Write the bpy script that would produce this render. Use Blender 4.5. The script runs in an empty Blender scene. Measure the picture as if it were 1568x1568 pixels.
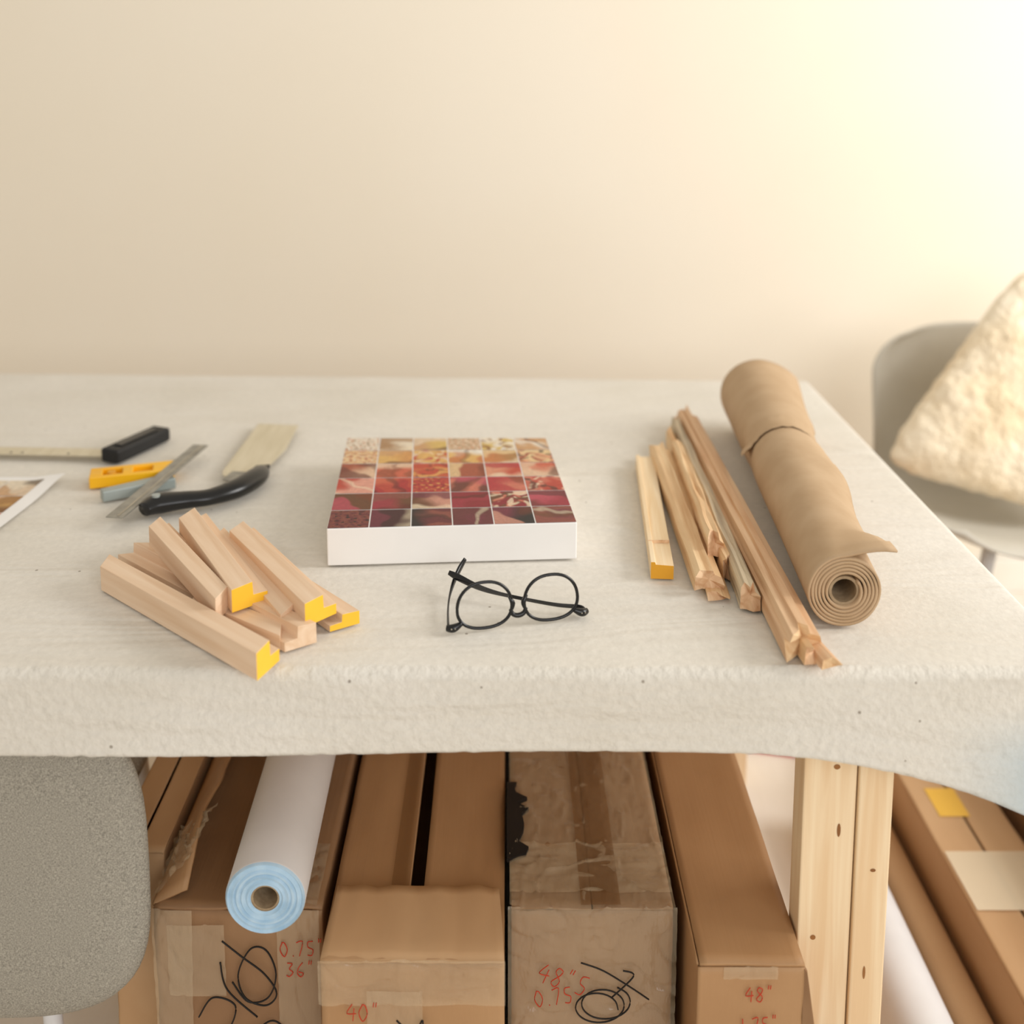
import bpy, bmesh, math, random
from mathutils import Vector, Matrix, noise
random.seed(7)
D=bpy.data; SC=bpy.context.scene
SC.view_settings.view_transform='Standard'
T=0.75
# ---------------------------------------------------------------- materials
def newmat(name):
    m=D.materials.new(name); m.use_nodes=True
    nt=m.node_tree; b=nt.nodes['Principled BSDF']
    return m,nt,b
def rgb(h):
    h=h.lstrip('#'); v=[int(h[i:i+2],16)/255 for i in (0,2,4)]
    return tuple([(x/12.92 if x<=.04045 else ((x+.055)/1.055)**2.4) for x in v])+(1,)
def noisemat(name,c1,c2,scale=(8,8,8),nscale=1.0,detail=6,rough=.8,bump=0.0,bscale=200,bdist=.002,spec=.3,lo=.35,hi=.65,metal=0,dist=0.0,coat=0,sheen=0,bscl3=None):
    m,nt,b=newmat(name); N=nt.nodes; L=nt.links
    tc=N.new('ShaderNodeTexCoord'); mp=N.new('ShaderNodeMapping'); mp.inputs['Scale'].default_value=scale
    L.new(tc.outputs['Object'],mp.inputs['Vector'])
    nz=N.new('ShaderNodeTexNoise'); nz.inputs['Scale'].default_value=nscale; nz.inputs['Detail'].default_value=detail; nz.inputs['Distortion'].default_value=dist
    L.new(mp.outputs[0],nz.inputs['Vector'])
    r=N.new('ShaderNodeValToRGB'); r.color_ramp.elements[0].position=lo; r.color_ramp.elements[1].position=hi
    r.color_ramp.elements[0].color=c1; r.color_ramp.elements[1].color=c2
    L.new(nz.outputs[0],r.inputs[0]); L.new(r.outputs[0],b.inputs['Base Color'])
    b.inputs['Roughness'].default_value=rough; b.inputs['Specular IOR Level'].default_value=spec; b.inputs['Metallic'].default_value=metal
    b.inputs['Coat Weight'].default_value=coat; b.inputs['Sheen Weight'].default_value=sheen
    if bump>0:
        n2=N.new('ShaderNodeTexNoise'); n2.inputs['Scale'].default_value=bscale; n2.inputs['Detail'].default_value=4
        if bscl3:
            mp2=N.new('ShaderNodeMapping'); mp2.inputs['Scale'].default_value=bscl3
            L.new(tc.outputs['Object'],mp2.inputs['Vector']); L.new(mp2.outputs[0],n2.inputs['Vector'])
        else: L.new(tc.outputs['Object'],n2.inputs['Vector'])
        bp=N.new('ShaderNodeBump'); bp.inputs['Strength'].default_value=bump; bp.inputs['Distance'].default_value=bdist
        L.new(n2.outputs[0],bp.inputs['Height']); L.new(bp.outputs[0],b.inputs['Normal'])
    return m
def wood(name,c1,c2,rough=.65,ax='y'):
    s=(70,3.5,70) if ax=='y' else (70,70,3.0)
    s3=(260,12,260) if ax=='y' else (260,260,12)
    return noisemat(name,rgb(c1),rgb(c2),scale=s,nscale=1,detail=5,rough=rough,bump=.25,bscale=1,bdist=.0006,bscl3=s3,dist=.6)
M={}
M['wall']=noisemat('wall_plaster',rgb('#F2E8D6'),rgb('#F4EBDB'),scale=(1,1,1),nscale=1.2,rough=.9,bump=.08,bscale=30,bdist=.003)
M['floor']=noisemat('pale_floor',rgb('#E8DFD2'),rgb('#F3ECE2'),scale=(3,.6,3),nscale=3,rough=.55)
M['trim']=noisemat('trim_white',rgb('#EEE8DC'),rgb('#F4EFE6'),rough=.5)
M['pine']=wood('pine_wood','#DEBD9C','#ECD2B6')
M['pine2']=wood('pine_wood_pale','#E6C89C','#F1DCBA')
M['pine3']=wood('pine_wood_warm','#C99C74','#E8C7A2')
M['pine4']=wood('pine_wood_splint','#D4AA7C','#EDD0A6')
M['stained']=wood('weathered_wood','#9E8E78','#DBC9AA')
M['leg']=wood('leg_pine','#E8C89E','#F5DEBA',ax='z')
M['knot']=noisemat('pine_knot',rgb('#8A5A30'),rgb('#A9743F'),rough=.6)
M['yellow']=noisemat('yellow_paint',rgb('#F2BC2E'),rgb('#F7CB4A'),rough=.5)
M['amber']=noisemat('amber_paint',rgb('#DC9C28'),rgb('#E8AC3C'),rough=.5)
M['ytool']=noisemat('yellow_tool_metal',rgb('#EDAE08'),rgb('#F6BC18'),rough=.35,spec=.5)
M['card']=noisemat('cardboard',rgb('#A67D55'),rgb('#B78F66'),scale=(4,1.5,4),nscale=1.5,rough=.55,bump=.2,bscale=1,bdist=.0015,bscl3=(220,3,20))
M['card2']=noisemat('cardboard_dark',rgb('#8E6A4A'),rgb('#A17D5A'),scale=(4,2,4),nscale=1.5,rough=.5,bump=.25,bscale=1,bdist=.002,bscl3=(160,4,20))
M['card3']=noisemat('cardboard_light',rgb('#C09970'),rgb('#CDA981'),scale=(4,1,4),nscale=2,rough=.7,bump=.1,bscale=60,bdist=.001)
M['kraft']=noisemat('kraft_paper',rgb('#B79A78'),rgb('#C1A584'),scale=(10,10,10),nscale=2,rough=.7,bump=.12,bscale=50,bdist=.001)
M['core']=noisemat('cardboard_core',rgb('#9A8468'),rgb('#B09A7C'),scale=(20,20,20),nscale=6,rough=.85,bump=.3,bscale=150)
M['dark']=noisemat('dark_gap',rgb('#1B140E'),rgb('#2A2018'),rough=.9)
M['black']=noisemat('black_plastic',rgb('#0B0B0C'),rgb('#141415'),rough=.28,spec=.5)
M['blackm']=noisemat('black_matte_plastic',rgb('#1D1D1E'),rgb('#2B2B2C'),rough=.5)
M['acet']=noisemat('black_acetate',rgb('#08080A'),rgb('#0E0E11'),rough=.25,spec=.5)
M['steel']=noisemat('steel',rgb('#A8A49A'),rgb('#C4C0B6'),scale=(200,4,200),nscale=1,rough=.32,metal=1)
M['steel_d']=noisemat('steel_worn',rgb('#8E8C86'),rgb('#A6A49C'),scale=(60,60,60),nscale=1,rough=.38,metal=.6)
M['blade']=noisemat('blade_steel',rgb('#D2C8AE'),rgb('#DED5BE'),scale=(80,8,80),nscale=1,rough=.4,metal=.4)
M['greyp']=noisemat('grey_paint_metal',rgb('#96A09E'),rgb('#ABB2AF'),rough=.45,metal=.3)
M['white']=noisemat('white_canvas',rgb('#ECEAE8'),rgb('#F3F1EF'),rough=.7,bump=.1,bscale=700,bdist=.0005)
M['paper']=noisemat('white_paper_roll',rgb('#DEDCDC'),rgb('#E8E6E6'),rough=.6)
M['bluep']=noisemat('blue_paper_edges',rgb('#A6C6DE'),rgb('#BBD5E8'),scale=(40,2,40),nscale=1.5,rough=.6)
M['shell']=noisemat('grey_shell_plastic',rgb('#BFB9AC'),rgb('#C8C3B7'),rough=.45,spec=.4)
M['pink']=noisemat('pink_paper',rgb('#D46A6A'),rgb('#EFD9D6'),scale=(20,20,20),nscale=1,rough=.6,lo=.45,hi=.55)
M['fur']=noisemat('sheepskin',rgb('#EED9B6'),rgb('#F7EBD4'),scale=(7,7,7),nscale=1.0,rough=.95,bump=.9,bscale=55,bdist=.010,sheen=.2)
M['ink']=noisemat('black_marker',rgb('#16110E'),rgb('#211A15'),rough=.5)
M['red']=noisemat('red_marker',rgb('#B8321C'),rgb('#C9442A'),rough=.6)
def tape(name,col,alpha,rough=.14,bd=.008,coat=0):
    m=noisemat(name,rgb(col),rgb(col),rough=rough,spec=1.0,bump=1.0,bscale=1,bdist=bd,bscl3=(34,18,18),coat=coat)
    m.node_tree.nodes['Principled BSDF'].inputs['Alpha'].default_value=alpha
    return m
M['tape']=tape('clear_tape','#DCC6A4',.26)
M['tapeb']=tape('brown_tape','#7C5024',.5,.2,.002)
M['tapey']=tape('yellow_label','#F2C040',.95,.5,.001)
M['tapew']=tape('pale_label','#F0DFC0',.75,.5,.001)
def fabric():
    m,nt,b=newmat('grey_woven_fabric'); N=nt.nodes; L=nt.links
    tc=N.new('ShaderNodeTexCoord')
    w1=N.new('ShaderNodeTexNoise'); w1.inputs['Scale'].default_value=1
    w2=N.new('ShaderNodeTexNoise'); w2.inputs['Scale'].default_value=1
    a=N.new('ShaderNodeMapping'); a.inputs['Scale'].default_value=(1300,300,420)
    c=N.new('ShaderNodeMapping'); c.inputs['Scale'].default_value=(420,300,1300)
    for x,y in ((a,w1),(c,w2)):
        L.new(tc.outputs['Object'],x.inputs[0]); L.new(x.outputs[0],y.inputs['Vector'])
    ad=N.new('ShaderNodeMath'); ad.operation='ADD'; L.new(w1.outputs[0],ad.inputs[0]); L.new(w2.outputs[0],ad.inputs[1])
    r=N.new('ShaderNodeValToRGB'); r.color_ramp.elements[0].position=.36;r.color_ramp.elements[1].position=.64
    r.color_ramp.elements[0].color=rgb('#7F7B72'); r.color_ramp.elements[1].color=rgb('#B8B2A5')
    h=N.new('ShaderNodeMath'); h.operation='MULTIPLY'; h.inputs[1].default_value=.5; L.new(ad.outputs[0],h.inputs[0])
    L.new(h.outputs[0],r.inputs[0]); L.new(r.outputs[0],b.inputs['Base Color'])
    bp=N.new('ShaderNodeBump'); bp.inputs['Strength'].default_value=.4; bp.inputs['Distance'].default_value=.0006
    L.new(h.outputs[0],bp.inputs['Height']); L.new(bp.outputs[0],b.inputs['Normal'])
    b.inputs['Roughness'].default_value=.95; b.inputs['Specular IOR Level'].default_value=.1
    return m
M['fabric']=fabric()
def felt():
    m,nt,b=newmat('white_felt_cloth'); N=nt.nodes; L=nt.links
    tc=N.new('ShaderNodeTexCoord')
    n0=N.new('ShaderNodeTexNoise'); n0.inputs['Scale'].default_value=3.5; n0.inputs['Detail'].default_value=8
    L.new(tc.outputs['Object'],n0.inputs['Vector'])
    r=N.new('ShaderNodeValToRGB'); r.color_ramp.elements[0].position=.3;r.color_ramp.elements[1].position=.7
    r.color_ramp.elements[0].color=rgb('#D9D3C7'); r.color_ramp.elements[1].color=rgb('#E3DED5')
    L.new(n0.outputs[0],r.inputs[0])
    nf=N.new('ShaderNodeTexNoise'); nf.inputs['Scale'].default_value=150; nf.inputs['Detail'].default_value=3; L.new(tc.outputs['Object'],nf.inputs['Vector'])
    mr=N.new('ShaderNodeMapRange'); mr.inputs['From Min'].default_value=.3; mr.inputs['From Max'].default_value=.7; mr.inputs['To Min'].default_value=.95; mr.inputs['To Max'].default_value=1.03; L.new(nf.outputs[0],mr.inputs['Value'])
    vm=N.new('ShaderNodeVectorMath'); vm.operation='SCALE'; L.new(r.outputs[0],vm.inputs[0]); L.new(mr.outputs[0],vm.inputs['Scale'])
    v=N.new('ShaderNodeTexVoronoi'); v.inputs['Scale'].default_value=34
    L.new(tc.outputs['Object'],v.inputs['Vector'])
    lt=N.new('ShaderNodeMath'); lt.operation='LESS_THAN'; lt.inputs[1].default_value=.06; L.new(v.outputs['Distance'],lt.inputs[0])
    n3=N.new('ShaderNodeTexNoise'); n3.inputs['Scale'].default_value=9; L.new(tc.outputs['Object'],n3.inputs['Vector'])
    g=N.new('ShaderNodeMath'); g.operation='GREATER_THAN'; g.inputs[1].default_value=.52; L.new(n3.outputs[0],g.inputs[0])
    mu=N.new('ShaderNodeMath'); mu.operation='MULTIPLY'; L.new(lt.outputs[0],mu.inputs[0]); L.new(g.outputs[0],mu.inputs[1])
    mu2=N.new('ShaderNodeMath'); mu2.operation='MULTIPLY'; mu2.inputs[1].default_value=.6; L.new(mu.outputs[0],mu2.inputs[0])
    mx=N.new('ShaderNodeMix'); mx.data_type='RGBA'; L.new(mu2.outputs[0],mx.inputs['Factor']); L.new(vm.outputs[0],mx.inputs['A']); mx.inputs['B'].default_value=rgb('#5E4A34')
    at=N.new('ShaderNodeAttribute'); at.attribute_name='blue_tint'
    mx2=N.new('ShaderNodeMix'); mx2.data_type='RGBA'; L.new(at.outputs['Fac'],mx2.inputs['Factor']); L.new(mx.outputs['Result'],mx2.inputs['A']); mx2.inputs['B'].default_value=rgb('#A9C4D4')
    L.new(mx2.outputs['Result'],b.inputs['Base Color'])
    n1=N.new('ShaderNodeTexNoise'); n1.inputs['Scale'].default_value=120; n1.inputs['Detail'].default_value=5
    L.new(tc.outputs['Object'],n1.inputs['Vector'])
    bp=N.new('ShaderNodeBump'); bp.inputs['Distance'].default_value=.004
    sa=N.new('ShaderNodeAttribute'); sa.attribute_name='fuzz'; L.new(sa.outputs['Fac'],bp.inputs['Strength'])
    L.new(n1.outputs[0],bp.inputs['Height'])
    mp=N.new('ShaderNodeMapping'); mp.inputs['Scale'].default_value=(1.2,7,6); mp.inputs['Rotation'].default_value=(0,0,.25); L.new(tc.outputs['Object'],mp.inputs[0])
    n2=N.new('ShaderNodeTexNoise'); n2.inputs['Scale'].default_value=1.5; n2.inputs['Detail'].default_value=2; n2.inputs['Distortion'].default_value=1.4; L.new(mp.outputs[0],n2.inputs['Vector'])
    bp2=N.new('ShaderNodeBump'); bp2.inputs['Strength'].default_value=.3; bp2.inputs['Distance'].default_value=.03
    L.new(n2.outputs[0],bp2.inputs['Height']); L.new(bp.outputs[0],bp2.inputs['Normal']); L.new(bp2.outputs[0],b.inputs['Normal'])
    b.inputs['Roughness'].default_value=.95; b.inputs['Specular IOR Level'].default_value=.1; b.inputs['Sheen Weight'].default_value=.1
    return m
M['felt']=felt()
def vcol(name,rough=.35):
    m,nt,b=newmat(name); a=nt.nodes.new('ShaderNodeAttribute'); a.attribute_name='Col'
    nt.links.new(a.outputs['Color'],b.inputs['Base Color']); b.inputs['Roughness'].default_value=rough; b.inputs['Specular IOR Level'].default_value=.3
    return m
M['photo']=vcol('photo_print',.42)
def glass():
    m,nt,b=newmat('lens_glass'); N=nt.nodes;L=nt.links
    tr=N.new('ShaderNodeBsdfTransparent'); gl=N.new('ShaderNodeBsdfGlossy'); gl.inputs['Roughness'].default_value=.02
    fr=N.new('ShaderNodeFresnel'); fr.inputs['IOR'].default_value=1.45; mx=N.new('ShaderNodeMixShader')
    L.new(fr.outputs[0],mx.inputs[0]); L.new(tr.outputs[0],mx.inputs[1]); L.new(gl.outputs[0],mx.inputs[2])
    L.new(mx.outputs[0],N['Material Output'].inputs[0]); return m
M['glass']=glass()
# ---------------------------------------------------------------- helpers
def empty(name,loc=(0,0,0)):
    e=D.objects.new(name,None); e.location=loc; e.empty_display_size=.05; SC.collection.objects.link(e); return e
def mk(name,verts,faces,mats,fm=None,parent=None,smooth=False,bevel=0,mw=None):
    me=D.meshes.new(name); me.from_pydata([tuple(v) for v in verts],[],faces); me.update()
    if not isinstance(mats,(list,tuple)): mats=[mats]
    for m in mats: me.materials.append(m)
    if fm:
        for p,i in zip(me.polygons,fm): p.material_index=i
    if smooth:
        for p in me.polygons: p.use_smooth=True
    bm=bmesh.new(); bm.from_mesh(me); bmesh.ops.recalc_face_normals(bm,faces=bm.faces); bm.to_mesh(me); bm.free()
    o=D.objects.new(name,me); SC.collection.objects.link(o)
    if mw is not None: o.matrix_world=mw
    if parent: 
        o.parent=parent; o.matrix_parent_inverse=Matrix.Translation(-Vector(parent.location))
    if bevel:
        b=o.modifiers.new('b','BEVEL'); b.width=bevel; b.segments=2; b.limit_method='ANGLE'
    return o
class G:
    def __init__(s): s.v=[];s.f=[];s.m=[]
    def hexa(s,bot,top,m=0):
        n=len(s.v); s.v+=list(bot)+list(top)
        for f in ((0,3,2,1),(4,5,6,7),(0,1,5,4),(1,2,6,5),(2,3,7,6),(3,0,4,7)):
            s.f.append(tuple(n+i for i in f)); s.m.append(m)
    def box(s,x0,x1,y0,y1,z0,z1,m=0):
        s.hexa([(x0,y0,z0),(x1,y0,z0),(x1,y1,z0),(x0,y1,z0)],[(x0,y0,z1),(x1,y0,z1),(x1,y1,z1),(x0,y1,z1)],m)
    def prism(s,poly,z0,z1,m=0):
        n=len(s.v);k=len(poly); s.v+=[(x,y,z0) for x,y in poly]+[(x,y,z1) for x,y in poly]
        s.f.append(tuple(range(n+k-1,n-1,-1)));s.m.append(m); s.f.append(tuple(range(n+k,n+2*k)));s.m.append(m)
        for i in range(k): s.f.append((n+i,n+(i+1)%k,n+k+(i+1)%k,n+k+i));s.m.append(m)
    def sweep(s,pts,rad,seg=12,m=0,sub=6,flat=(1,1),cap=True):
        P=cat([Vector(p) for p in pts],sub); R=cat([Vector((r,0,0)) for r in rad],sub) if isinstance(rad,(list,tuple)) else [Vector((rad,0,0))]*len(P)
        n0=len(s.v); up=Vector((0,0,1))
        for i,p in enumerate(P):
            t=(P[min(i+1,len(P)-1)]-P[max(i-1,0)]).normalized()
            a=t.cross(up); 
            if a.length<.05: a=t.cross(Vector((0,1,0)))
            a.normalize(); b=a.cross(t).normalized()
            for k in range(seg):
                th=2*math.pi*k/seg; s.v.append(tuple(p+a*math.cos(th)*R[i].x*flat[0]+b*math.sin(th)*R[i].x*flat[1]))
        for i in range(len(P)-1):
            for k in range(seg):
                s.f.append((n0+i*seg+k,n0+i*seg+(k+1)%seg,n0+(i+1)*seg+(k+1)%seg,n0+(i+1)*seg+k)); s.m.append(m)
        if cap:
            s.f.append(tuple(n0+k for k in range(seg)));s.m.append(m)
            s.f.append(tuple(n0+(len(P)-1)*seg+k for k in range(seg)));s.m.append(m)
    def mk(s,name,mats,**k): return mk(name,s.v,s.f,mats,fm=s.m,**k)
def cat(P,sub):
    if sub<=1: return P
    out=[];n=len(P)
    for i in range(n-1):
        p0=P[max(i-1,0)];p1=P[i];p2=P[i+1];p3=P[min(i+2,n-1)]
        for k in range(sub):
            t=k/sub; out.append(.5*((2*p1)+(p2-p0)*t+(2*p0-5*p1+4*p2-p3)*t*t+(3*p1-p0-3*p2+p3)*t**3))
    out.append(P[-1]); return out
def ss(a,b,x):
    t=max(0,min(1,(x-a)/(b-a))); return t*t*(3-2*t)
# ---------------------------------------------------------------- room
WY=2.66
g=G(); g.box(-3.2,3.4,WY,WY+.1,0,2.9); g.mk('wall_back',M['wall'])
g=G(); g.box(-3.2,3.4,-1.6,WY,-.05,0); g.mk('floor',M['floor'])
g=G(); g.box(-3.2,3.4,WY-.015,WY,0,.09); g.box(-3.2,3.4,WY-.010,WY,.09,.10); g.mk('baseboard_back',M['trim'],bevel=.003)

# ---------------------------------------------------------------- work table
tab=empty('work_table',(0,1.5,0))
def backY(x): return 2.036+( .592-x)*.034
XR=.578; XL=-1.75; YF=1.022
g=G()
g.hexa([(XL,YF,.715),(XR,YF,.715),(XR,2.02,.715),(XL,2.08,.715)],[(XL,YF,.742),(XR,YF,.742),(XR,2.02,.742),(XL,2.08,.742)])
g.mk('table_board',M['leg'],parent=tab,bevel=.002)
def leg(x0,y0,nm):
    g=G(); g.box(x0,x0+.0575,y0,y0+.038,0.0,.714); g.box(x0+.059,x0+.096,y0-.004,y0+.085,0.0,.714)
    g.mk(nm,M['leg'],parent=tab,bevel=.002)
leg(.322,1.068,'leg_front_right'); leg(.36,1.88,'leg_back_right'); leg(-1.6,1.08,'leg_front_left'); leg(-1.6,1.88,'leg_back_left')
g=G()
def knot(x,z,y,rx,rz):
    n=len(g.v); K=16
    g.v+=[(x+rx*math.cos(6.283*k/K),y,z+rz*math.sin(6.283*k/K)) for k in range(K)]; g.f.append(tuple(range(n,n+K))); g.m.append(0)
knot(.357,.605,1.0676,.0035,.003); knot(.362,.53,1.0676,.002,.008); knot(.339,.40,1.0676,.003,.003); knot(.400,.485,1.0636,.003,.002); knot(.396,.36,1.0636,.0015,.008)
g.mk('leg_knots',M['knot'],parent=tab)
def fold(a,e,r=.012):
    if a<=e: return a,0.
    q=a-e; arc=r*math.pi/2
    if q<arc: th=q/r; return e+r*math.sin(th), r*(1-math.cos(th))
    return e+r, r+(q-arc)
def cloth():
    xe=XR; yf=1.022
    A=[XL+ (xe-XL)*i/240 for i in range(241)]+[xe+.003*i for i in range(1,8)]+[xe+.021+.008*i for i in range(1,11)]
    V=[];F=[];blue_tint=[];fz=[]
    cols=len(A); rows=0; skirtN=22
    B=[('f',i) for i in range(skirtN+8,0,-1)]+[('t',i/130) for i in range(131)]+[('b',i) for i in range(1,13)]
    for kind,bb in B:
        for a in A:
            x,dx=fold(a,xe)
            yb=backY(min(x,xe))-.012
            flen=.076+ .010*(noise.noise(Vector((x*1.5,3,0))))*.5 + (.060*max(0,(min(a,xe+.0)-.22)/.30)**2.3)
            if kind=='t': y=yf+(yb-yf)*bb; dy=0; sgn=0
            elif kind=='f':
                q = bb*.0027 if bb<=8 else .0216+(bb-8)*flen/skirtN
                yy,dy=fold(q,0); y=yf-yy; sgn=-1
            else:
                q=bb*.003 if bb<=6 else .018+(bb-6)*.012
                yy,dy=fold(q,0); y=yb+yy; sgn=1
            drop=math.hypot(dx,dy)
            mn=min(dx,dy)
            x+=.45*mn; y+=sgn*.45*mn
            if sgn==-1 and dy>.012:
                y+= .005*math.sin(x*7+1.0)*ss(.012,.09,dy)+.002*noise.noise(Vector((x*9,dy*12,5)))
            if dx>.012: x+=.008*math.sin(y*9)*ss(.012,.1,dx)
            z=T-drop
            if drop<.001:
                z+=.0009*noise.noise(Vector((x*5,y*9,1)))
                cr=noise.noise(Vector((x*1.6+.6*y,y*9+1.8*noise.noise(Vector((x*2.5,y*2,7))),4)))
                # soft creases, flatter where things rest on the cloth
                z+=.0028*max(0,1-abs(cr)/.06)*ss(-.1,.35,noise.noise(Vector((x*2.2,y*3,9))))*ss(0,.04,bb)*(1-ss(-.30,-.24,x)*ss(.13,.08,x)*ss(1.20,1.24,y)*ss(1.62,1.57,y))
            z+=0.0018*noise.noise(Vector((x*110,0,2))) if kind=='f' and bb>26 else 0
            V.append((x,y,z))
            w=.75*ss(.42,.60,x)*ss(.03,.10,dy) if kind=='f' else 0  # pale blue tint, stronger down the front skirt towards the right corner
            blue_tint.append(w); fz.append(.70 if kind=='f' else .20)
        rows+=1
    for r in range(rows-1):
        for c in range(cols-1):
            F.append((r*cols+c,r*cols+c+1,(r+1)*cols+c+1,(r+1)*cols+c))
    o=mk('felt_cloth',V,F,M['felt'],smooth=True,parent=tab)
    o.data.attributes.new('blue_tint','FLOAT','POINT'); o.data.attributes.new('fuzz','FLOAT','POINT')
    for i,w in enumerate(blue_tint): o.data.attributes['blue_tint'].data[i].value=w
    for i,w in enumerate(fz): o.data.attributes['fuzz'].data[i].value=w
    s=o.modifiers.new('s','SOLIDIFY'); s.thickness=.004; s.offset=-1
    return o
cl=cloth()
if cl.data.polygons[len(cl.data.polygons)//2].normal.z<0: cl.data.flip_normals()

# ---------------------------------------------------------------- photo mosaic colours
PAL=[['EFE0C8','D0A070','F2EADC','DDBB68','E6CDB0','B08860'],
     ['D69A58','E3B468','CC8048','EACB98','B08048','E0A078'],
     ['C24830','DC9474','DFA058','CE6448','E6C0A0','A85438'],
     ['AE2A2C','E2A08C','BC4434','B43038','703428','D07660'],
     ['8E1C2C','BC4A5C','441618','A02C3E','6C4024','D09480'],
     ['42161F','1E181C','74283C','2C0E16','6A2A30','8C4A40']]
def lin(h): return Vector(rgb(h)[:3])
def tilecolor(i,j,u,v,seed=0):
    random.seed(i*37+j*101+seed*7+5)
    j=max(0,min(5,j))
    c1=lin(random.choice(PAL[j])); c2=lin(random.choice(PAL[j])); c3=lin(random.choice(PAL[max(0,min(5,j+random.choice((-1,0,1))))])); c4=lin(random.choice(('2A0C08','5A1A0C','F4E0C0','7A3412')))*(1 if j<5 else .6)
    ang=random.choice((0,.3,-.4,1.5,.9,2.4)); kind=random.choice((0,0,1,2,3,3,4)); o=Vector((i*7.3+seed,j*5.1,0))
    q=Vector((u-.5,v-.5,0)); wq=q+Vector((noise.noise(q*2.2+o),noise.noise(q*2.2-o),0))*.28
    p=Vector((wq.x*math.cos(ang)+wq.y*math.sin(ang),wq.y*math.cos(ang)-wq.x*math.sin(ang),0))
    d=0
    if kind==0:   a=ss(-.35,.35,p.x); b=ss(.10,.22,p.y)*.8; d=.7*ss(.25,.5,-p.y)
    elif kind==1: a=ss(-.5,.5,math.sin(p.x*8)); b=ss(.0,.45,p.y); d=.5*ss(.6,1,math.sin(p.x*8+1.3))
    elif kind==2: r=(p-Vector((.15,-.1,0))).length; a=ss(.1,.45,r); b=.7*ss(.25,.05,abs(p.x+p.y*.6)); d=.7*ss(.12,.03,abs(p.x-.2+.3*p.y))
    elif kind==3:
        a=ss(-.25,.3,noise.noise(p*2.6+o)); b=ss(.1,.35,noise.noise(p*4-o)); d=.7*ss(.1,.4,noise.noise(p*5+o*2))
    else:
        s=noise.noise(q*9+o); a=ss(-.3,.3,s); b=ss(.2,.5,noise.noise(q*10-o)); d=.5*ss(.1,.5,-s)
    c=c1.lerp(c2,a).lerp(c3,min(1,b)).lerp(c4,d)
    return c*(.84+.16*noise.noise(p*12+o))
def mosaic(name,quad,z,nx,ny,res,parent,seed=0,gap=.016,zf=None):
    FL,FR,BR,BL=[Vector((q[0],q[1],0)) for q in quad]
    def P(u,v):
        p=FL.lerp(FR,u).lerp(BL.lerp(BR,u),v); return (p.x,p.y,z if zf is None else zf(p.x,p.y))
    V=[];F=[];C=[]
    n=0
    for i in range(nx):
        for j in range(ny):
            for a in range(res):
                for b in range(res):
                    u0=(i+gap+(1-2*gap)*a/res)/nx;u1=(i+gap+(1-2*gap)*(a+1)/res)/nx
                    v0=(j+gap+(1-2*gap)*b/res)/ny;v1=(j+gap+(1-2*gap)*(b+1)/res)/ny
                    V+=[P(u0,v0),P(u1,v0),P(u1,v1),P(u0,v1)];F.append((n,n+1,n+2,n+3));n+=4
                    C.append(tilecolor(i,ny-1-j,(a+.5)/res,(b+.5)/res,seed))
    o=mk(name,V,F,M['photo'],parent=parent)
    at=o.data.color_attributes.new('Col','FLOAT_COLOR','CORNER')
    for k,c in enumerate(C):
        for q in range(4): at.data[k*4+q].color=(max(0,c[0]),max(0,c[1]),max(0,c[2]),1)
    return o
cv=empty('canvas_photo_print',(-.08,1.4,T))
Q=[(-.217,1.237),(.087,1.256),(.060,1.560),(-.239,1.560)]
g=G(); g.prism(Q,T+.0025,T+.050); g.mk('stretched_canvas',M['white'],parent=cv,bevel=.0015)
mosaic('printed_mosaic',Q,T+.0504,6,6,32,cv)
sh=empty('printed_photo_sheet',(-.8,1.4,T))
SQ=[(-1.02,1.262),(-.672,1.262),(-.650,1.522),(-1.0,1.522)]
def zc(x,y): return T+.0038+.006*ss(-.70,-.65,x)*ss(1.42,1.52,y)
V=[];F=[];n=16
for i in range(n+1):
    for j in range(n+1):
        a=Vector(SQ[0]).lerp(Vector(SQ[1]),i/n).lerp(Vector(SQ[3]).lerp(Vector(SQ[2]),i/n),j/n); V.append((a.x,a.y,zc(a.x,a.y)))
for i in range(n):
    for j in range(n): F.append((i*(n+1)+j,(i+1)*(n+1)+j,(i+1)*(n+1)+j+1,i*(n+1)+j+1))
mk('paper_sheet',V,F,M['white'],smooth=True,parent=sh)
mosaic('sheet_mosaic',[(-1.0,1.275),(-.692,1.275),(-.674,1.508),(-.985,1.508)],0,6,4,10,sh,seed=1,zf=lambda x,y:zc(x,y)+.0005)

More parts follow.
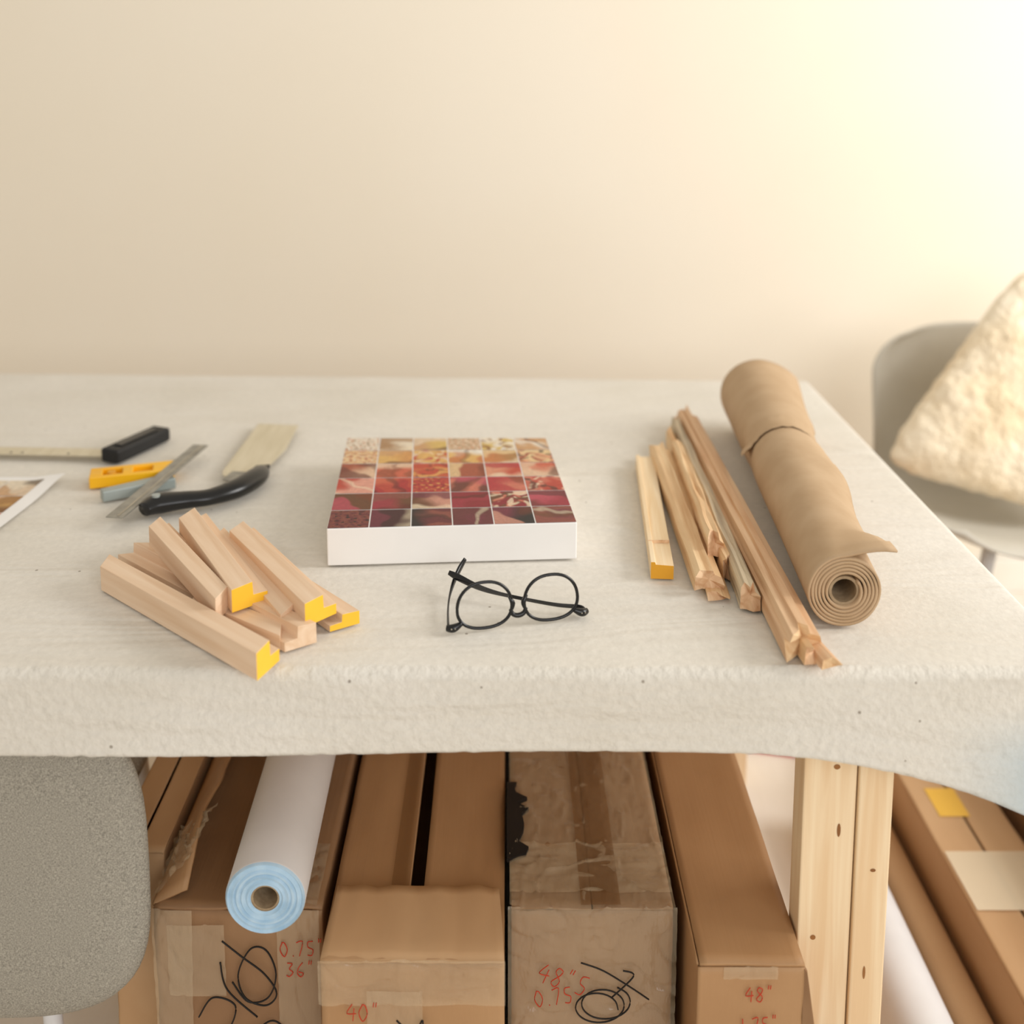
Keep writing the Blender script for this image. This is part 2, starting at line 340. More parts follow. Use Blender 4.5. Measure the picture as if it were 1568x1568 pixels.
# ---------------------------------------------------------------- sticks
def stick(name,p0,p1,prof,mats,m0=0,m1=0,z0=T,z1=None,jag0=0,jag1=0,parent=None,seed=1,capmat=1,bow=0,backcap=0,nst=14,wob=.0):
    random.seed(seed)
    if z1 is None: z1=z0
    a=Vector((p0[0],p0[1],z0)); b=Vector((p1[0],p1[1],z1)); d=(a-b); Ln=d.length; yv=d.normalized()
    xv=yv.cross(Vector((0,0,1))).normalized(); zv=xv.cross(yv).normalized()
    mw=Matrix(((xv.x,yv.x,zv.x,b.x),(xv.y,yv.y,zv.y,b.y),(xv.z,yv.z,zv.z,b.z),(0,0,0,1)))
    k=len(prof); V=[];F=[];fm=[]
    us=[p[0] for p in prof]; uc=(min(us)+max(us))/2
    o0=[random.uniform(-1,1)*jag0 for _ in prof]; o1=[random.uniform(-1,1)*jag1 for _ in prof]
    for i in range(nst+1):
        t=i/nst
        for q,(u,w) in enumerate(prof):
            y=Ln*t
            y+= (-(u-uc)*m1+o1[q])*(1-t)**6+((u-uc)*m0+o0[q])*t**6
            V.append((u+bow*math.sin(math.pi*t)+wob*noise.noise(Vector((q*3+seed,t*5,0))),y,w+(wob*noise.noise(Vector((q*3,t*6,seed))) if w>.002 else 0)))
    for i in range(nst):
        for q in range(k):
            F.append((i*k+q,i*k+(q+1)%k,(i+1)*k+(q+1)%k,(i+1)*k+q)); fm.append(0)
    if jag1>0:
        c=len(V); V.append((uc,sum(V[q][1] for q in range(k))/k+jag1*.5,sum(p[1] for p in prof)/k))
        for q in range(k): F.append((c,(q+1)%k,q)); fm.append(capmat)
    else: F.append(tuple(range(k))); fm.append(capmat)
    F.append(tuple(nst*k+q for q in range(k))); fm.append(backcap)
    o=mk(name,V,F,mats,fm=fm,parent=None,bevel=.0005 if jag1==0 else 0)
    o.matrix_world=mw
    if parent:
        o.parent=parent; o.matrix_parent_inverse=Matrix.Translation(-Vector(parent.location))
    return o
def stretcher(w=.040,h=.030,flip=False):
    p=[(-.5*w,0),(.5*w,0),(.5*w,.42*h),(.10*w,.46*h),(.08*w,h),(-.5*w,.94*h)]
    if flip: p=[(-u,v) for u,v in p][::-1]
    return p
sb=empty('stretcher_bar_pile',(-.33,1.13,T))
W2=[M['pine'],M['yellow']]; W3=[M['pine'],M['pine']]
stick('bar_a',(-.468,1.199),(-.238,1.006),stretcher(.038,.031),W2,m0=.8,m1=-.35,parent=sb,z0=T+.003)
stick('bar_b',(-.452,1.250),(-.214,1.050),stretcher(.034,.024,True),W3,m0=-.9,m1=.3,parent=sb,z0=T+.003)
stick('bar_c',(-.428,1.262),(-.302,1.092),stretcher(.034,.028),W3,m0=.8,m1=-.8,parent=sb,z0=T+.026,z1=T+.020)
stick('bar_d',(-.392,1.282),(-.277,1.096),stretcher(.042,.028),W2,m0=.7,m1=-.15,parent=sb,z0=T+.029,z1=T+.024)
stick('bar_e',(-.350,1.262),(-.230,1.086),stretcher(.034,.028),W3,m0=.8,m1=-.6,parent=sb,z0=T+.012,z1=T+.004)
stick('bar_f',(-.326,1.262),(-.197,1.076),stretcher(.040,.028),W2,m0=.6,m1=-.2,parent=sb,z0=T+.020,z1=T+.019)
stick('bar_g',(-.290,1.215),(-.174,1.090),stretcher(.034,.016,True),W2,m0=.8,m1=.2,parent=sb,z0=T+.003)
stick('bar_h',(-.345,1.14),(-.237,1.066),stretcher(.034,.018),W3,m0=.5,m1=-.9,parent=sb,z0=T+.003)
ws=empty('broken_wood_moulding',(.25,1.4,T))
sb2=empty('wooden_stretcher_bar',(.2,1.38,T))
stick('bar_body',(.210,1.563),(.185,1.203),[(-.014,0),(.013,0),(.013,.017),(-.008,.018),(-.009,.021),(-.014,.021)],[M['pine2'],M['amber']],m0=.2,m1=0,parent=sb2,z0=T+.0025)
g=G(); g.box(.1755,.2015,1.262,1.2632,T+.0205,T+.0241)
g.mk('pencil_line',M['pine3'],parent=sb2)
def mould(w,h): return [(-.5*w,0),(-.2*w,0),(.1*w,0),(.5*w,0),(.5*w,.35*h),(.42*w,.62*h),(.2*w,.70*h),(.12*w,h),(-.1*w,.94*h),(-.32*w,.98*h),(-.5*w,.8*h)]
def mould2(w,h): return [(-.5*w,0),(0,0),(.5*w,0),(.5*w,.45*h),(.42*w,.72*h),(.16*w,.78*h),(.10*w,h),(-.12*w,h),(-.16*w,.90*h),(-.36*w,.88*h),(-.42*w,.6*h),(-.5*w,.55*h)]
S1=[M['pine4'],M['pine3']]
Z=T+.0035
stick('splint_h',(.237,1.590),(.233,1.165),mould(.034,.024),S1,jag1=.007,jag0=.01,parent=ws,seed=3,z0=Z+.004,wob=.002,m0=.3)
stick('splint_h_under',(.252,1.40),(.242,1.152),mould(.026,.007),S1,jag1=.008,parent=ws,seed=13,z0=Z,wob=.001)
stick('splint_i',(.262,1.560),(.251,1.225),mould(.020,.030),S1,jag1=.009,jag0=.02,parent=ws,seed=5,z0=T+.014,z1=T+.022,wob=.003)
stick('splint_j',(.280,1.70),(.272,1.125),mould(.022,.032),[M['stained'],M['pine3']],jag1=.009,jag0=.02,parent=ws,seed=6,z0=Z,wob=.003)
stick('splint_k',(.302,1.745),(.304,1.032),mould2(.038,.034),[M['pine3'],M['pine4']],jag1=.010,jag0=.02,parent=ws,seed=8,z0=Z,wob=.001,m1=-.3)
stick('splint_k_tip',(.306,1.10),(.322,1.000),[(-.008,0),(.009,0),(.012,.006),(.004,.012),(-.006,.009)],[M['pine3'],M['pine4']],jag1=.006,parent=ws,seed=9,z0=Z,z1=T+.008)
stick('splint_k_tip_b',(.300,1.10),(.306,1.014),[(-.006,0),(.007,0),(.009,.010),(.002,.020),(-.004,.018)],[M['pine4'],M['pine3']],jag1=.008,parent=ws,seed=29,z0=Z,z1=T+.006)
stick('splint_j_side',(.262,1.66),(.262,1.20),mould(.014,.030),S1,jag1=.008,jag0=.02,parent=ws,seed=16,z0=Z,wob=.003)

# ---------------------------------------------------------------- kraft roll
kr=empty('kraft_paper_roll',(.38,1.4,T))
def kraft():
    F0=Vector((.3650,1.092)); F1=Vector((.416,1.74)); nL=90; turns=6; per=48
    V=[];F=[]
    nA=turns*per
    for k in range(nL+1):
        t=k/nL
        R=.0405+.0195*t**1.1-.004*math.exp(-((t-.60)/.05)**2)
        cx=F0.x+(F1.x-F0.x)*t; cy=F0.y+(F1.y-F0.y)*t
        endang=22+18*noise.noise(Vector((t*6,1,0)))+8*noise.noise(Vector((t*30,1,0)))+18*ss(.12,0,t)
        lift=.026*ss(.16,0,t)+.004+.008*math.exp(-((t-.36)/.08)**2)+.008*ss(.75,1,t)
        rin=.017; tot=turns*360
        for j in range(nA+1):
            s=j/nA
            ang=math.radians(endang+tot*(1-s))
            r=rin+(R-rin)*(s**.9)
            q=max(0,(s-(1-55/tot))/(55/tot)); r+=lift*q*q
            x=cx+r*math.cos(ang); z=T+R+.0028+r*math.sin(ang)
            z=max(z,T+.0030)
            V.append((x,cy+.0015*noise.noise(Vector((s*40,t*3,0))),z))
    c=nA+1
    for k in range(nL):
        for j in range(nA): F.append((k*c+j,k*c+j+1,(k+1)*c+j+1,(k+1)*c+j))
    o=mk('rolled_paper',V,F,M['kraft'],smooth=True,parent=kr)
    s=o.modifiers.new('s','SOLIDIFY'); s.thickness=.0028; s.offset=0
    g=G(); n=40
    for (yy,tt) in ((F0.y+.004,0.),(F1.y,1.)):
        for rr in (.0165,.0135):
            cx=F0.x+(F1.x-F0.x)*tt; R=.0405+.0195*tt
            for a in range(n): g.v.append((cx+rr*math.cos(6.2832*a/n),yy,T+R+.002+rr*math.sin(6.2832*a/n)))
    for a in range(n):
        b=(a+1)%n
        g.f+=[(a,b,n+b,n+a),(2*n+a,2*n+b,3*n+b,3*n+a),(a,b,2*n+b,2*n+a),(n+a,n+b,3*n+b,3*n+a)]; g.m+=[0]*4
    g.mk('core_tube',M['core'],parent=kr,smooth=False)
    V=[];F=[]
    for i in range(6):
        tt=.575+.06*i/5
        R=.0405+.0195*tt**1.1-.004*math.exp(-((tt-.60)/.05)**2)+.0022
        for a in range(41):
            an=math.radians(45+130*a/40); jag=(.006*noise.noise(Vector((a*.35,i*.3,0))) if i in (0,5) else 0)
            rr=R+ (.010*ss(33,40,a)*(i<3))
            V.append((F0.x+(F1.x-F0.x)*tt+rr*math.cos(an),F0.y+(F1.y-F0.y)*tt+jag,T+R+.0008+rr*math.sin(an)))
    for i in range(5):
        for a in range(40): F.append((i*41+a,i*41+a+1,(i+1)*41+a+1,(i+1)*41+a))
    mk('torn_band',V,F,M['kraft'],smooth=True,parent=kr)
kraft()

def tube(name,p0,p1,R,r,mats,parent=None,seg=48):
    a=Vector(p0);b=Vector(p1);ax=(b-a).normalized(); x=ax.cross(Vector((0,0,1))).normalized(); z=x.cross(ax)
    V=[];F=[];fm=[]
    prof=[(0.05,r*.86),(0.001,r*.86),(0.001,r),(0,r)]
    n=14
    for i in range(n+1): prof.append((0+.0014*math.sin(i*2.3),r+(R-r)*i/n*.985+.0001))
    prof.append((.0025,R)); Ln=(b-a).length
    prof+= [(Ln-.0025,R),(Ln,R*.985),(Ln,r),(Ln,r*.86),(.05,r*.86)]
    mi=[2,2,2]+[1]*(n+1)+[0]*1+[0,1,2,2]
    for (l,rr) in prof:
        for k in range(seg):
            th=2*math.pi*k/seg; V.append(a+ax*l+(x*math.cos(th)+z*math.sin(th))*rr)
    for i in range(len(prof)-1):
        for k in range(seg):
            F.append((i*seg+k,i*seg+(k+1)%seg,(i+1)*seg+(k+1)%seg,(i+1)*seg+k)); fm.append(mi[min(i,len(mi)-1)])
    o=mk(name,V,F,mats,fm=fm,parent=parent)
    for p in o.data.polygons: p.use_smooth = True
    e=o.modifiers.new('e','EDGE_SPLIT'); e.split_angle=math.radians(30)
    return o

# ---------------------------------------------------------------- glasses
gl=empty('eyeglasses',(.01,1.12,T))
A0=Vector((-.060,1.078,T+.0022)); B0=Vector((.087,1.114,T+.0022)); ux=(B0-A0).normalized(); nrm=Vector((ux.y,-ux.x,0))
uz=(Vector((0,0,1))-nrm*.10).normalized()
wf=(B0-A0).length
def FP(s,h,o=0): return A0+ux*s+uz*h+nrm*o
g=G(); lens=[]
def rim(cs):
    pts=[]
    for k in range(48):
        th=2*math.pi*k/48; c,s=math.cos(th),math.sin(th)
        rx=.0300; rz=.0250
        px=rx*math.copysign(abs(c)**.86,c); pz=rz*math.copysign(abs(s)**.90,s)
        px*=1-.08*(pz/rz)
        pts.append(FP(cs+px,.0272+pz))
    return pts
for cs in (.0385,wf-.0385):
    pts=rim(cs); lens.append(pts)
    g.sweep(pts+[pts[0]],.0018,seg=8,sub=1,cap=False)
g.sweep([FP(.0385+.0285,.019),FP(wf/2-.006,.0135),FP(wf/2,.0115),FP(wf/2+.006,.0135),FP(wf-.0385-.0285,.019)],[.002,.0026,.0028,.0026,.002],seg=8)
g.sweep([FP(.0385+.027,.033),FP(.0385+.0310,.026),FP(.0385+.0305,.019)],[.0012,.0028,.0015],seg=8)
g.sweep([FP(wf-.0385-.027,.033),FP(wf-.0385-.0310,.026),FP(wf-.0385-.0305,.019)],[.0012,.0028,.0015],seg=8)
g.sweep([FP(.013,.010),FP(.004,.006),FP(-.003,.0055,-.003)],[.0024,.0046,.0034],seg=8)
g.sweep([FP(wf-.013,.010),FP(wf-.004,.006),FP(wf+.003,.0055,-.003)],[.0024,.0046,.0034],seg=8)
hl=FP(-.001,.0055,-.004); hr=FP(wf+.001,.0055,-.004)
g.sweep([hl,hl+Vector((-.002,.03,.0015)),Vector((-.064,1.140,T+.011)),Vector((-.061,1.166,T+.015)),Vector((-.055,1.184,T+.023)),Vector((-.048,1.194,T+.032))],[.0022,.0017,.0017,.0028,.0032,.0022],seg=8,flat=(.7,1.4))
g.sweep([hr,hr+Vector((-.006,.006,.001)),Vector((.052,1.128,T+.010)),Vector((0.0,1.145,T+.012)),Vector((-.030,1.155,T+.016)),Vector((-.055,1.166,T+.023)),Vector((-.066,1.170,T+.027))],[.0024,.002,.0017,.0017,.0026,.0033,.0022],seg=8,flat=(.7,1.4))
g.mk('frame',M['acet'],parent=gl,smooth=True)
g=G()
for pts in lens:
    n=len(g.v); g.v+=[tuple(p) for p in pts]; g.f.append(tuple(range(n,n+48))); g.m.append(0)
g.mk('lenses',M['glass'],parent=gl)
g=G()
for s in (.001,wf-.001):
    for o in (0,.004):
        p=FP(s+ (o if s<.05 else -o),.0075,.0044); g.sweep([p,p+nrm*.0006],.0008,seg=8,sub=1)
g.mk('rivets',M['steel'],parent=gl)

# ---------------------------------------------------------------- hand tools
tq=empty('try_square',(-.7,1.62,T))
def obox(g,a,b,w,z0,z1,m=0,w2=None):
    a=Vector(a);b=Vector(b);d=(b-a).normalized();n=Vector((-d.y,d.x))*w/2; n2=n if w2 is None else Vector((-d.y,d.x))*w2/2
    g.prism([tuple(a-n),tuple(b-n2),tuple(b+n2),tuple(a+n)],z0,z1,m)
g=G(); obox(g,(-.607,1.580),(-.560,1.690),.034,T+.003,T+.025); g.mk('handle',M['blackm'],parent=tq,bevel=.004)
g=G(); obox(g,(-.600,1.597),(-.567,1.673),.016,T+.0255,T+.0272); g.mk('handle_inset',M['black'],parent=tq,bevel=.002)
g=G(); obox(g,(-1.05,1.628),(-.595,1.604),.030,T+.010,T+.0115); g.mk('blade',M['blade'],parent=tq)
g=G()
for s in (.15,.25,.62,.66,.82,.95):
    x=-1.05+.455*s; y=1.628-.024*s-.009; g.sweep([(x,y,T+.0115),(x,y,T+.0121)],.0018,seg=10,sub=1)
g.mk('blade_rivets',M['blackm'],parent=tq)
cs=empty('combination_square',(-.53,1.46,T))
g=G()
a=Vector((-.604,1.496)); b=Vector((-.492,1.530)); d=(b-a).normalized(); nn=Vector((-d.y,d.x))
def pt(u,v): p=a+d*u+nn*v; return (p.x,p.y)
Lb=(b-a).length
def pb(u0,u1,v0,v1,z0,z1,m=0): g.prism([pt(u0,v0),pt(u1,v0),pt(u1,v1),pt(u0,v1)],z0,z1,m)
pb(0,Lb,-.020,-.012,T+.003,T+.020); pb(0,Lb,.012,.020,T+.003,T+.020)
pb(0,.018,-.012,.012,T+.003,T+.020); pb(.045,.060,-.012,.012,T+.003,T+.020); pb(Lb-.03,Lb,-.012,.012,T+.003,T+.020); pb(.018,Lb-.03,-.012,.012,T+.003,T+.010)
g.mk('yellow_head',M['ytool'],parent=cs,bevel=.0015)
g=G(); obox(g,(-.565,1.436),(-.482,1.492),.016,T+.003,T+.018,w2=.026); g.mk('grey_fence',M['greyp'],parent=cs,bevel=.0015)
g=G(); g.sweep([pt(.030,0)+(T+.010,),pt(.030,0)+(T+.019,)],.006,seg=20,sub=1); g.mk('bubble_vial',M['amber'],parent=cs)
g=G(); obox(g,(-.512,1.340),(-.476,1.614),.024,T+.019,T+.0205); g.mk('steel_rule',M['steel_d'],parent=cs)
g=G(); obox(g,(-.5085,1.343),(-.4725,1.611),.003,T+.0207,T+.0209)
g.mk('rule_groove',M['steel'],parent=cs)
sw=empty('hand_saw',(-.4,1.5,T))
g=G()
g.sweep([(-.484,1.372,T+.017),(-.470,1.390,T+.018),(-.440,1.402,T+.018),(-.408,1.412,T+.018),(-.378,1.443,T+.018),(-.362,1.485,T+.017),(-.361,1.520,T+.014),(-.366,1.536,T+.011)],[.011,.0165,.0145,.0135,.016,.016,.0115,.006],seg=20,flat=(1.05,.8))
g.mk('handle',M['black'],parent=sw,smooth=True)
g=G(); g.sweep([(-.472,1.386,T+.0295),(-.472,1.386,T+.0325)],.0055,seg=20,sub=1); g.mk('hanging_hole',M['greyp'],parent=sw)
g=G()
poly=[(-.362,1.512),(-.356,1.545),(-.345,1.62),(-.347,1.735),(-.408,1.742)]
N=44; e0=Vector((-.416,1.742)); e1=Vector((-.420,1.520))
for i in range(N):
    t=i/N; p=e0.lerp(e1,t); poly.append((p.x+(.0018 if i%2 else -.0008),p.y))
poly+=[(-.417,1.515),(-.395,1.49)]
g.prism(poly,T+.010,T+.0112); g.mk('saw_blade',M['blade'],parent=sw)
g=G(); g.prism([(-.410,1.490),(-.366,1.470),(-.356,1.515),(-.404,1.522)],T+.0113,T+.0135); g.mk('blade_clamp',M['steel_d'],parent=sw,bevel=.001)
g=G(); g.prism([(-.376,1.520),(-.350,1.527),(-.352,1.540),(-.372,1.536)],T+.0136,T+.017); g.mk('ferrule',M['blackm'],parent=sw,bevel=.001)

# ---------------------------------------------------------------- cartons
def carton(name,x0,x1,y0,y1,z1,mat,gap=.004,gapx=None,seed=0,z0=0.0,dent=.004):
    random.seed(seed)
    e=empty(name,((x0+x1)/2,(y0+y1)/2,z0))
    th=.004; g=G()
    gx=(x0+x1)/2 if gapx is None else gapx
    g.box(x0,x1,y1-th,y1,z0+.001,z1)
    g.box(x0,x0+th,y0+th,y1-th,z0+.001,z1); g.box(x1-th,x1,y0+th,y1-th,z0+.001,z1); g.box(x0+th,x1-th,y0+th,y1-th,z0+.001,z0+.006)
    g.mk('body',mat,parent=e,bevel=.0012)
    nx,nz=30,40;V=[];F=[]
    def fz(x,z):
        u=(x-x0)/(x1-x0); w=(z-z0)/(z1-z0)
        edge=max(ss(.9,1,w),ss(.92,1,u),ss(.08,0,u))
        return y0+dent*.5*noise.noise(Vector((x*22,z*22,seed)))*(.35+edge)+dent*.6*edge*abs(noise.noise(Vector((x*40,z*40,seed+3))))
    for i in range(nx+1):
        for j in range(nz+1):
            x=x0+(x1-x0)*i/nx; z=z0+.001+(z1-z0-.001)*j/nz; V.append((x,fz(x,z),z))
    for i in range(nx):
        for j in range(nz): F.append((i*(nz+1)+j,(i+1)*(nz+1)+j,(i+1)*(nz+1)+j+1,i*(nz+1)+j+1))
    o=mk('front_panel',V,F,mat,parent=e,smooth=True); s=o.modifiers.new('s','SOLIDIFY'); s.thickness=.003; s.offset=1 if o.data.polygons[0].normal.y>0 else -1
    def flap(nm,xa,xb):
        nx,ny=12,80;V=[];F=[]
        for i in range(nx+1):
            for j in range(ny+1):
                u=i/nx;v=j/ny;x=xa+(xb-xa)*u;y=y0+.0005+(y1-y0-.001)*v
                z=z1+.0025+.0022*noise.noise(Vector((x*16,y*10,seed)))+dent*.25*noise.noise(Vector((x*50,y*30,seed)))-dent*.8*ss(.12,0,u)*abs(noise.noise(Vector((y*16,seed,0))))
                V.append((x,y,z))
        for i in range(nx):
            for j in range(ny): F.append((i*(ny+1)+j,(i+1)*(ny+1)+j,(i+1)*(ny+1)+j+1,i*(ny+1)+j+1))
        o=mk(nm,V,F,mat,parent=e,smooth=True); s=o.modifiers.new('s','SOLIDIFY'); s.thickness=.0035; s.offset=0
    flap('top_flap_left',x0,gx-gap/2); flap('top_flap_right',x1,gx+gap/2)
    return e
def strip(parent,nm,pts,mat,wr=.002,n=12):
    a,b,c,d=[Vector(p) for p in pts];V=[];F=[]
    nr=(b-a).cross(d-a).normalized()
    for i in range(n+1):
        for j in range(n+1):
            p=a.lerp(b,i/n).lerp(d.lerp(c,i/n),j/n)
            k=noise.noise(Vector((p.x*26+p.y*14,p.y*20-p.x*10,p.z*24+p.x*9)))
            V.append(p+nr*wr*(.25*noise.noise(p*40)+.35*noise.noise(Vector((p.x*30,p.y*120,p.z*120)))+.9*max(0,1-abs(k)/.07)*.6))
    for i in range(n):
        for j in range(n): F.append((i*(n+1)+j,(i+1)*(n+1)+j,(i+1)*(n+1)+j+1,i*(n+1)+j+1))
    return mk(nm,V,F,mat,parent=parent,smooth=True)
def pen(parent,nm,Y,pts,mat,r=.0010,sub=8):
    g=G(); g.sweep([(x,Y-.0008,z) for x,z in pts],r,seg=6,sub=sub); o=g.mk(nm,mat,parent=parent,smooth=True); return o
def hand(parent,nm,s,x,z,Y,h,rot=0,r=.0006):
    ST={'0':[[(.2,1),(0,.5),(.25,0),(.5,.45),(.35,.95),(.15,1)]],'4':[[(.3,1),(0,.45),(.55,.45)],[(.42,.75),(.38,0)]],
        '8':[[(.45,.9),(.2,1),(.1,.75),(.45,.35),(.3,0),(.05,.2),(.35,.6),(.45,.85)]],'3':[[(.05,.95),(.4,.9),(.2,.55),(.45,.3),(.2,0),(0,.1)]],
        '6':[[(.4,1),(.1,.6),(.05,.2),(.3,0),(.45,.25),(.1,.35)]],'7':[[(0,.95),(.45,1),(.15,0)]],'5':[[(.45,1),(.1,.95),(.08,.6),(.4,.4),(.3,.02),(0,.05)]],
        '1':[[(.2,1),(.18,0)]],'.':[[(.15,.05),(.18,.0)]],'"':[[(.15,1.15),(.12,.9)],[(.3,1.15),(.27,.9)]]}
    g=G(); cx=0
    for c in s:
        for st in ST[c]:
            P=[]
            for (a,b) in st:
                px=(cx+a)*h*.9;pz=b*h; P.append((x+px*math.cos(rot)+pz*math.sin(rot),Y-.0008,z-px*math.sin(rot)+pz*math.cos(rot)))
            g.sweep(P,r,seg=6,sub=5)
        cx+=.72 if c not in '.1' else .45
    return g.mk(nm,M['red'],parent=parent,smooth=True)
b1=carton('cardboard_box',-.400,-.209,1.10,2.15,.405,M['card2'],gap=.002,seed=1,dent=.007)
V=[];F=[];nf=40
for i in range(nf+1):
    y=1.105+.53*i/nf
    for j in range(9):
        s_=j/8; h=.058*s_; x=-.402+.036*s_**1.3+.006*noise.noise(Vector((y*18,s_*2,1)))*s_
        V.append((x,y+.012*s_,.4075+h*(.8+.35*noise.noise(Vector((y*9,1,s_))))*ss(-.05,.12,i/nf)))
for i in range(nf):
    for j in range(8): F.append((i*9+j,(i+1)*9+j,(i+1)*9+j+1,i*9+j+1))
o=mk('open_flap',V,F,M['card'],parent=b1,smooth=True); s=o.modifiers.new('s','SOLIDIFY'); s.thickness=.004; s.offset=0
strip(b1,'tape_1',[(-.385,1.096,.39),(-.32,1.096,.39),(-.32,1.096,.30),(-.385,1.096,.30)],M['tape'],wr=.004,n=24)
strip(b1,'tape_2',[(-.402,1.095,.41),(-.355,1.095,.41),(-.36,1.095,.24),(-.40,1.095,.24)],M['tape'],wr=.005,n=30)
strip(b1,'tape_3',[(-.26,1.095,.41),(-.212,1.095,.41),(-.212,1.095,.2),(-.26,1.095,.2)],M['tape'],wr=.005,n=30)
strip(b1,'tape_wrinkled',[(-.404,1.098,.414),(-.362,1.12,.456),(-.352,1.20,.466),(-.402,1.20,.424)],M['tape'],wr=.012,n=40)
strip(b1,'tape_top',[(-.215,1.10,.411),(-.30,1.10,.411),(-.30,1.20,.411),(-.215,1.20,.411)],M['tape'],wr=.006,n=30)
Y1=1.0945
pen(b1,'scribble_1',Y1,[(-.322,.372),(-.300,.352),(-.275,.33),(-.262,.305),(-.275,.29),(-.298,.30),(-.305,.33),(-.290,.362),(-.272,.36),(-.262,.33),(-.272,.30),(-.295,.295),(-.312,.32)],M['ink'])
pen(b1,'scribble_2',Y1,[(-.352,.275),(-.335,.30),(-.31,.29),(-.318,.26),(-.34,.245),(-.30,.25),(-.27,.27),(-.255,.262)],M['ink'])
pen(b1,'scribble_3',Y1,[(-.325,.345),(-.318,.31),(-.285,.275)],M['ink'])
hand(b1,'size_note','0.75"',-.256,.352,Y1,.018,-.05); hand(b1,'size_note_b','36"',-.250,.327,Y1,.018,.02)
b2=carton('cardboard_box',-.200,-.002,1.035,2.15,.398,M['card'],gap=.016,gapx=-.104,seed=2,dent=.005)
nx=24
V=[];F=[]
for i in range(nx+1):
    for j in range(9):
        u=i/nx;v=j/8; x=-.200+.198*u+.006*v*(1-2*u); y=1.033+.088*v+.004*noise.noise(Vector((u*9,v*2,0)))*(v>.9)
        V.append((x,y,.4045+.014*v+.0035*noise.noise(Vector((x*45,v*1.2,3)))-.003*(v==0)))
for i in range(nx):
    for j in range(8): F.append((i*9+j,(i+1)*9+j,(i+1)*9+j+1,i*9+j+1))
o=mk('end_flap',V,F,M['card3'],parent=b2,smooth=True); s=o.modifiers.new('s','SOLIDIFY'); s.thickness=.004
strip(b2,'tape_front',[(-.202,1.029,.406),(-.001,1.029,.406),(-.001,1.029,.352),(-.202,1.029,.352)],M['tape'],wr=.005,n=50)
strip(b2,'tape_seam',[(-.134,1.12,.4065),(-.113,1.12,.4065),(-.113,1.6,.4065),(-.134,1.6,.4065)],M['tapeb'],wr=.0005)
strip(b2,'tape_mid',[(-.15,1.0285,.37),(-.09,1.0285,.37),(-.09,1.0285,.2),(-.15,1.0285,.2)],M['tape'],wr=.004,n=30)
hand(b2,'size_note','40"',-.172,.335,1.029,.020,.05)
pen(b2,'scribble',1.029,[(-.118,.335),(-.10,.318),(-.09,.335),(-.092,.30)],M['ink'])
b3=carton('cardboard_box',.006,.190,1.103,2.15,.402,M['card2'],gap=.002,seed=3,dent=.008)
strip(b3,'wrap_top',[(.004,1.098,.4095),(.192,1.098,.4095),(.192,1.62,.4095),(.004,1.62,.4095)],M['tape'],wr=.009,n=80)
strip(b3,'wrap_front',[(.002,1.0975,.410),(.194,1.0975,.410),(.194,1.0975,.20),(.002,1.0975,.20)],M['tape'],wr=.007,n=70)
strip(b3,'tape_cross',[(.004,1.12,.4115),(.191,1.12,.4115),(.191,1.20,.4115),(.004,1.20,.4115)],M['tape'],wr=.006,n=50)
strip(b3,'tape_seam',[(.085,1.10,.4125),(.13,1.10,.4125),(.13,1.6,.4125),(.085,1.6,.4125)],M['tapeb'],wr=.001,n=40)
g=G(); pp=[(.004+.040*abs(noise.noise(Vector((k*1.7,0,0))))+.012*math.sin(math.pi*k/14),1.17+.14*k/14) for k in range(15)]
g.prism([(.001,1.17)]+pp+[(.001,1.31)],.409,.4145); g.mk('torn_hole',M['dark'],parent=b3)
Y3=1.094
hand(b3,'size_note','48"5',.034,.322,Y3,.024,.35); hand(b3,'size_note_b','0.75',.034,.288,Y3,.020,-.15)
lp=[]
for k in range(26):
    th=k*.55; lp.append((.102+.026*math.cos(th)+.0006*k,.285+.020*math.sin(th)+.0004*k))
pen(b3,'scribble_loop',Y3,lp,M['ink'],.0009,3)
pen(b3,'scribble_tail',Y3,[(.085,.345),(.11,.335),(.14,.315),(.163,.298)],M['ink'],.0009); pen(b3,'scribble_tail_b',Y3,[(.12,.30),(.145,.328),(.133,.335)],M['ink'],.0009)
b4=carton('cardboard_box',.205,.319,1.027,2.15,.400,M['card'],gap=.0015,seed=4,gapx=.206,dent=.002)
g=G()
g.hexa([(.3195,1.028,.20),(.349,1.010,.20),(.350,1.012,.20),(.3215,1.031,.20)],[(.318,1.027,.400),(.321,1.025,.396),(.322,1.028,.396),(.3195,1.030,.400)])
g.mk('side_flap',M['card2'],parent=b4)
strip(b4,'tape_front',[(.232,1.0245,.403),(.290,1.0245,.403),(.290,1.0245,.388),(.232,1.0245,.388)],M['tape'],wr=.003,n=20)
hand(b4,'size_note','48"',.256,.362,1.0245,.017,.0); hand(b4,'size_note_b','1.75"',.252,.325,1.0245,.016,-.08)
b0=carton('cardboard_box',-.475,-.410,1.17,2.1,.42,M['card3'],seed=5)
wr=empty('white_paper_roll',(-.27,1.4,.41))
tube('rolled_sheet',(-.262,1.056,.4575),(-.285,1.95,.4575),.0435,.0155,[M['paper'],M['bluep'],M['core']],parent=wr)

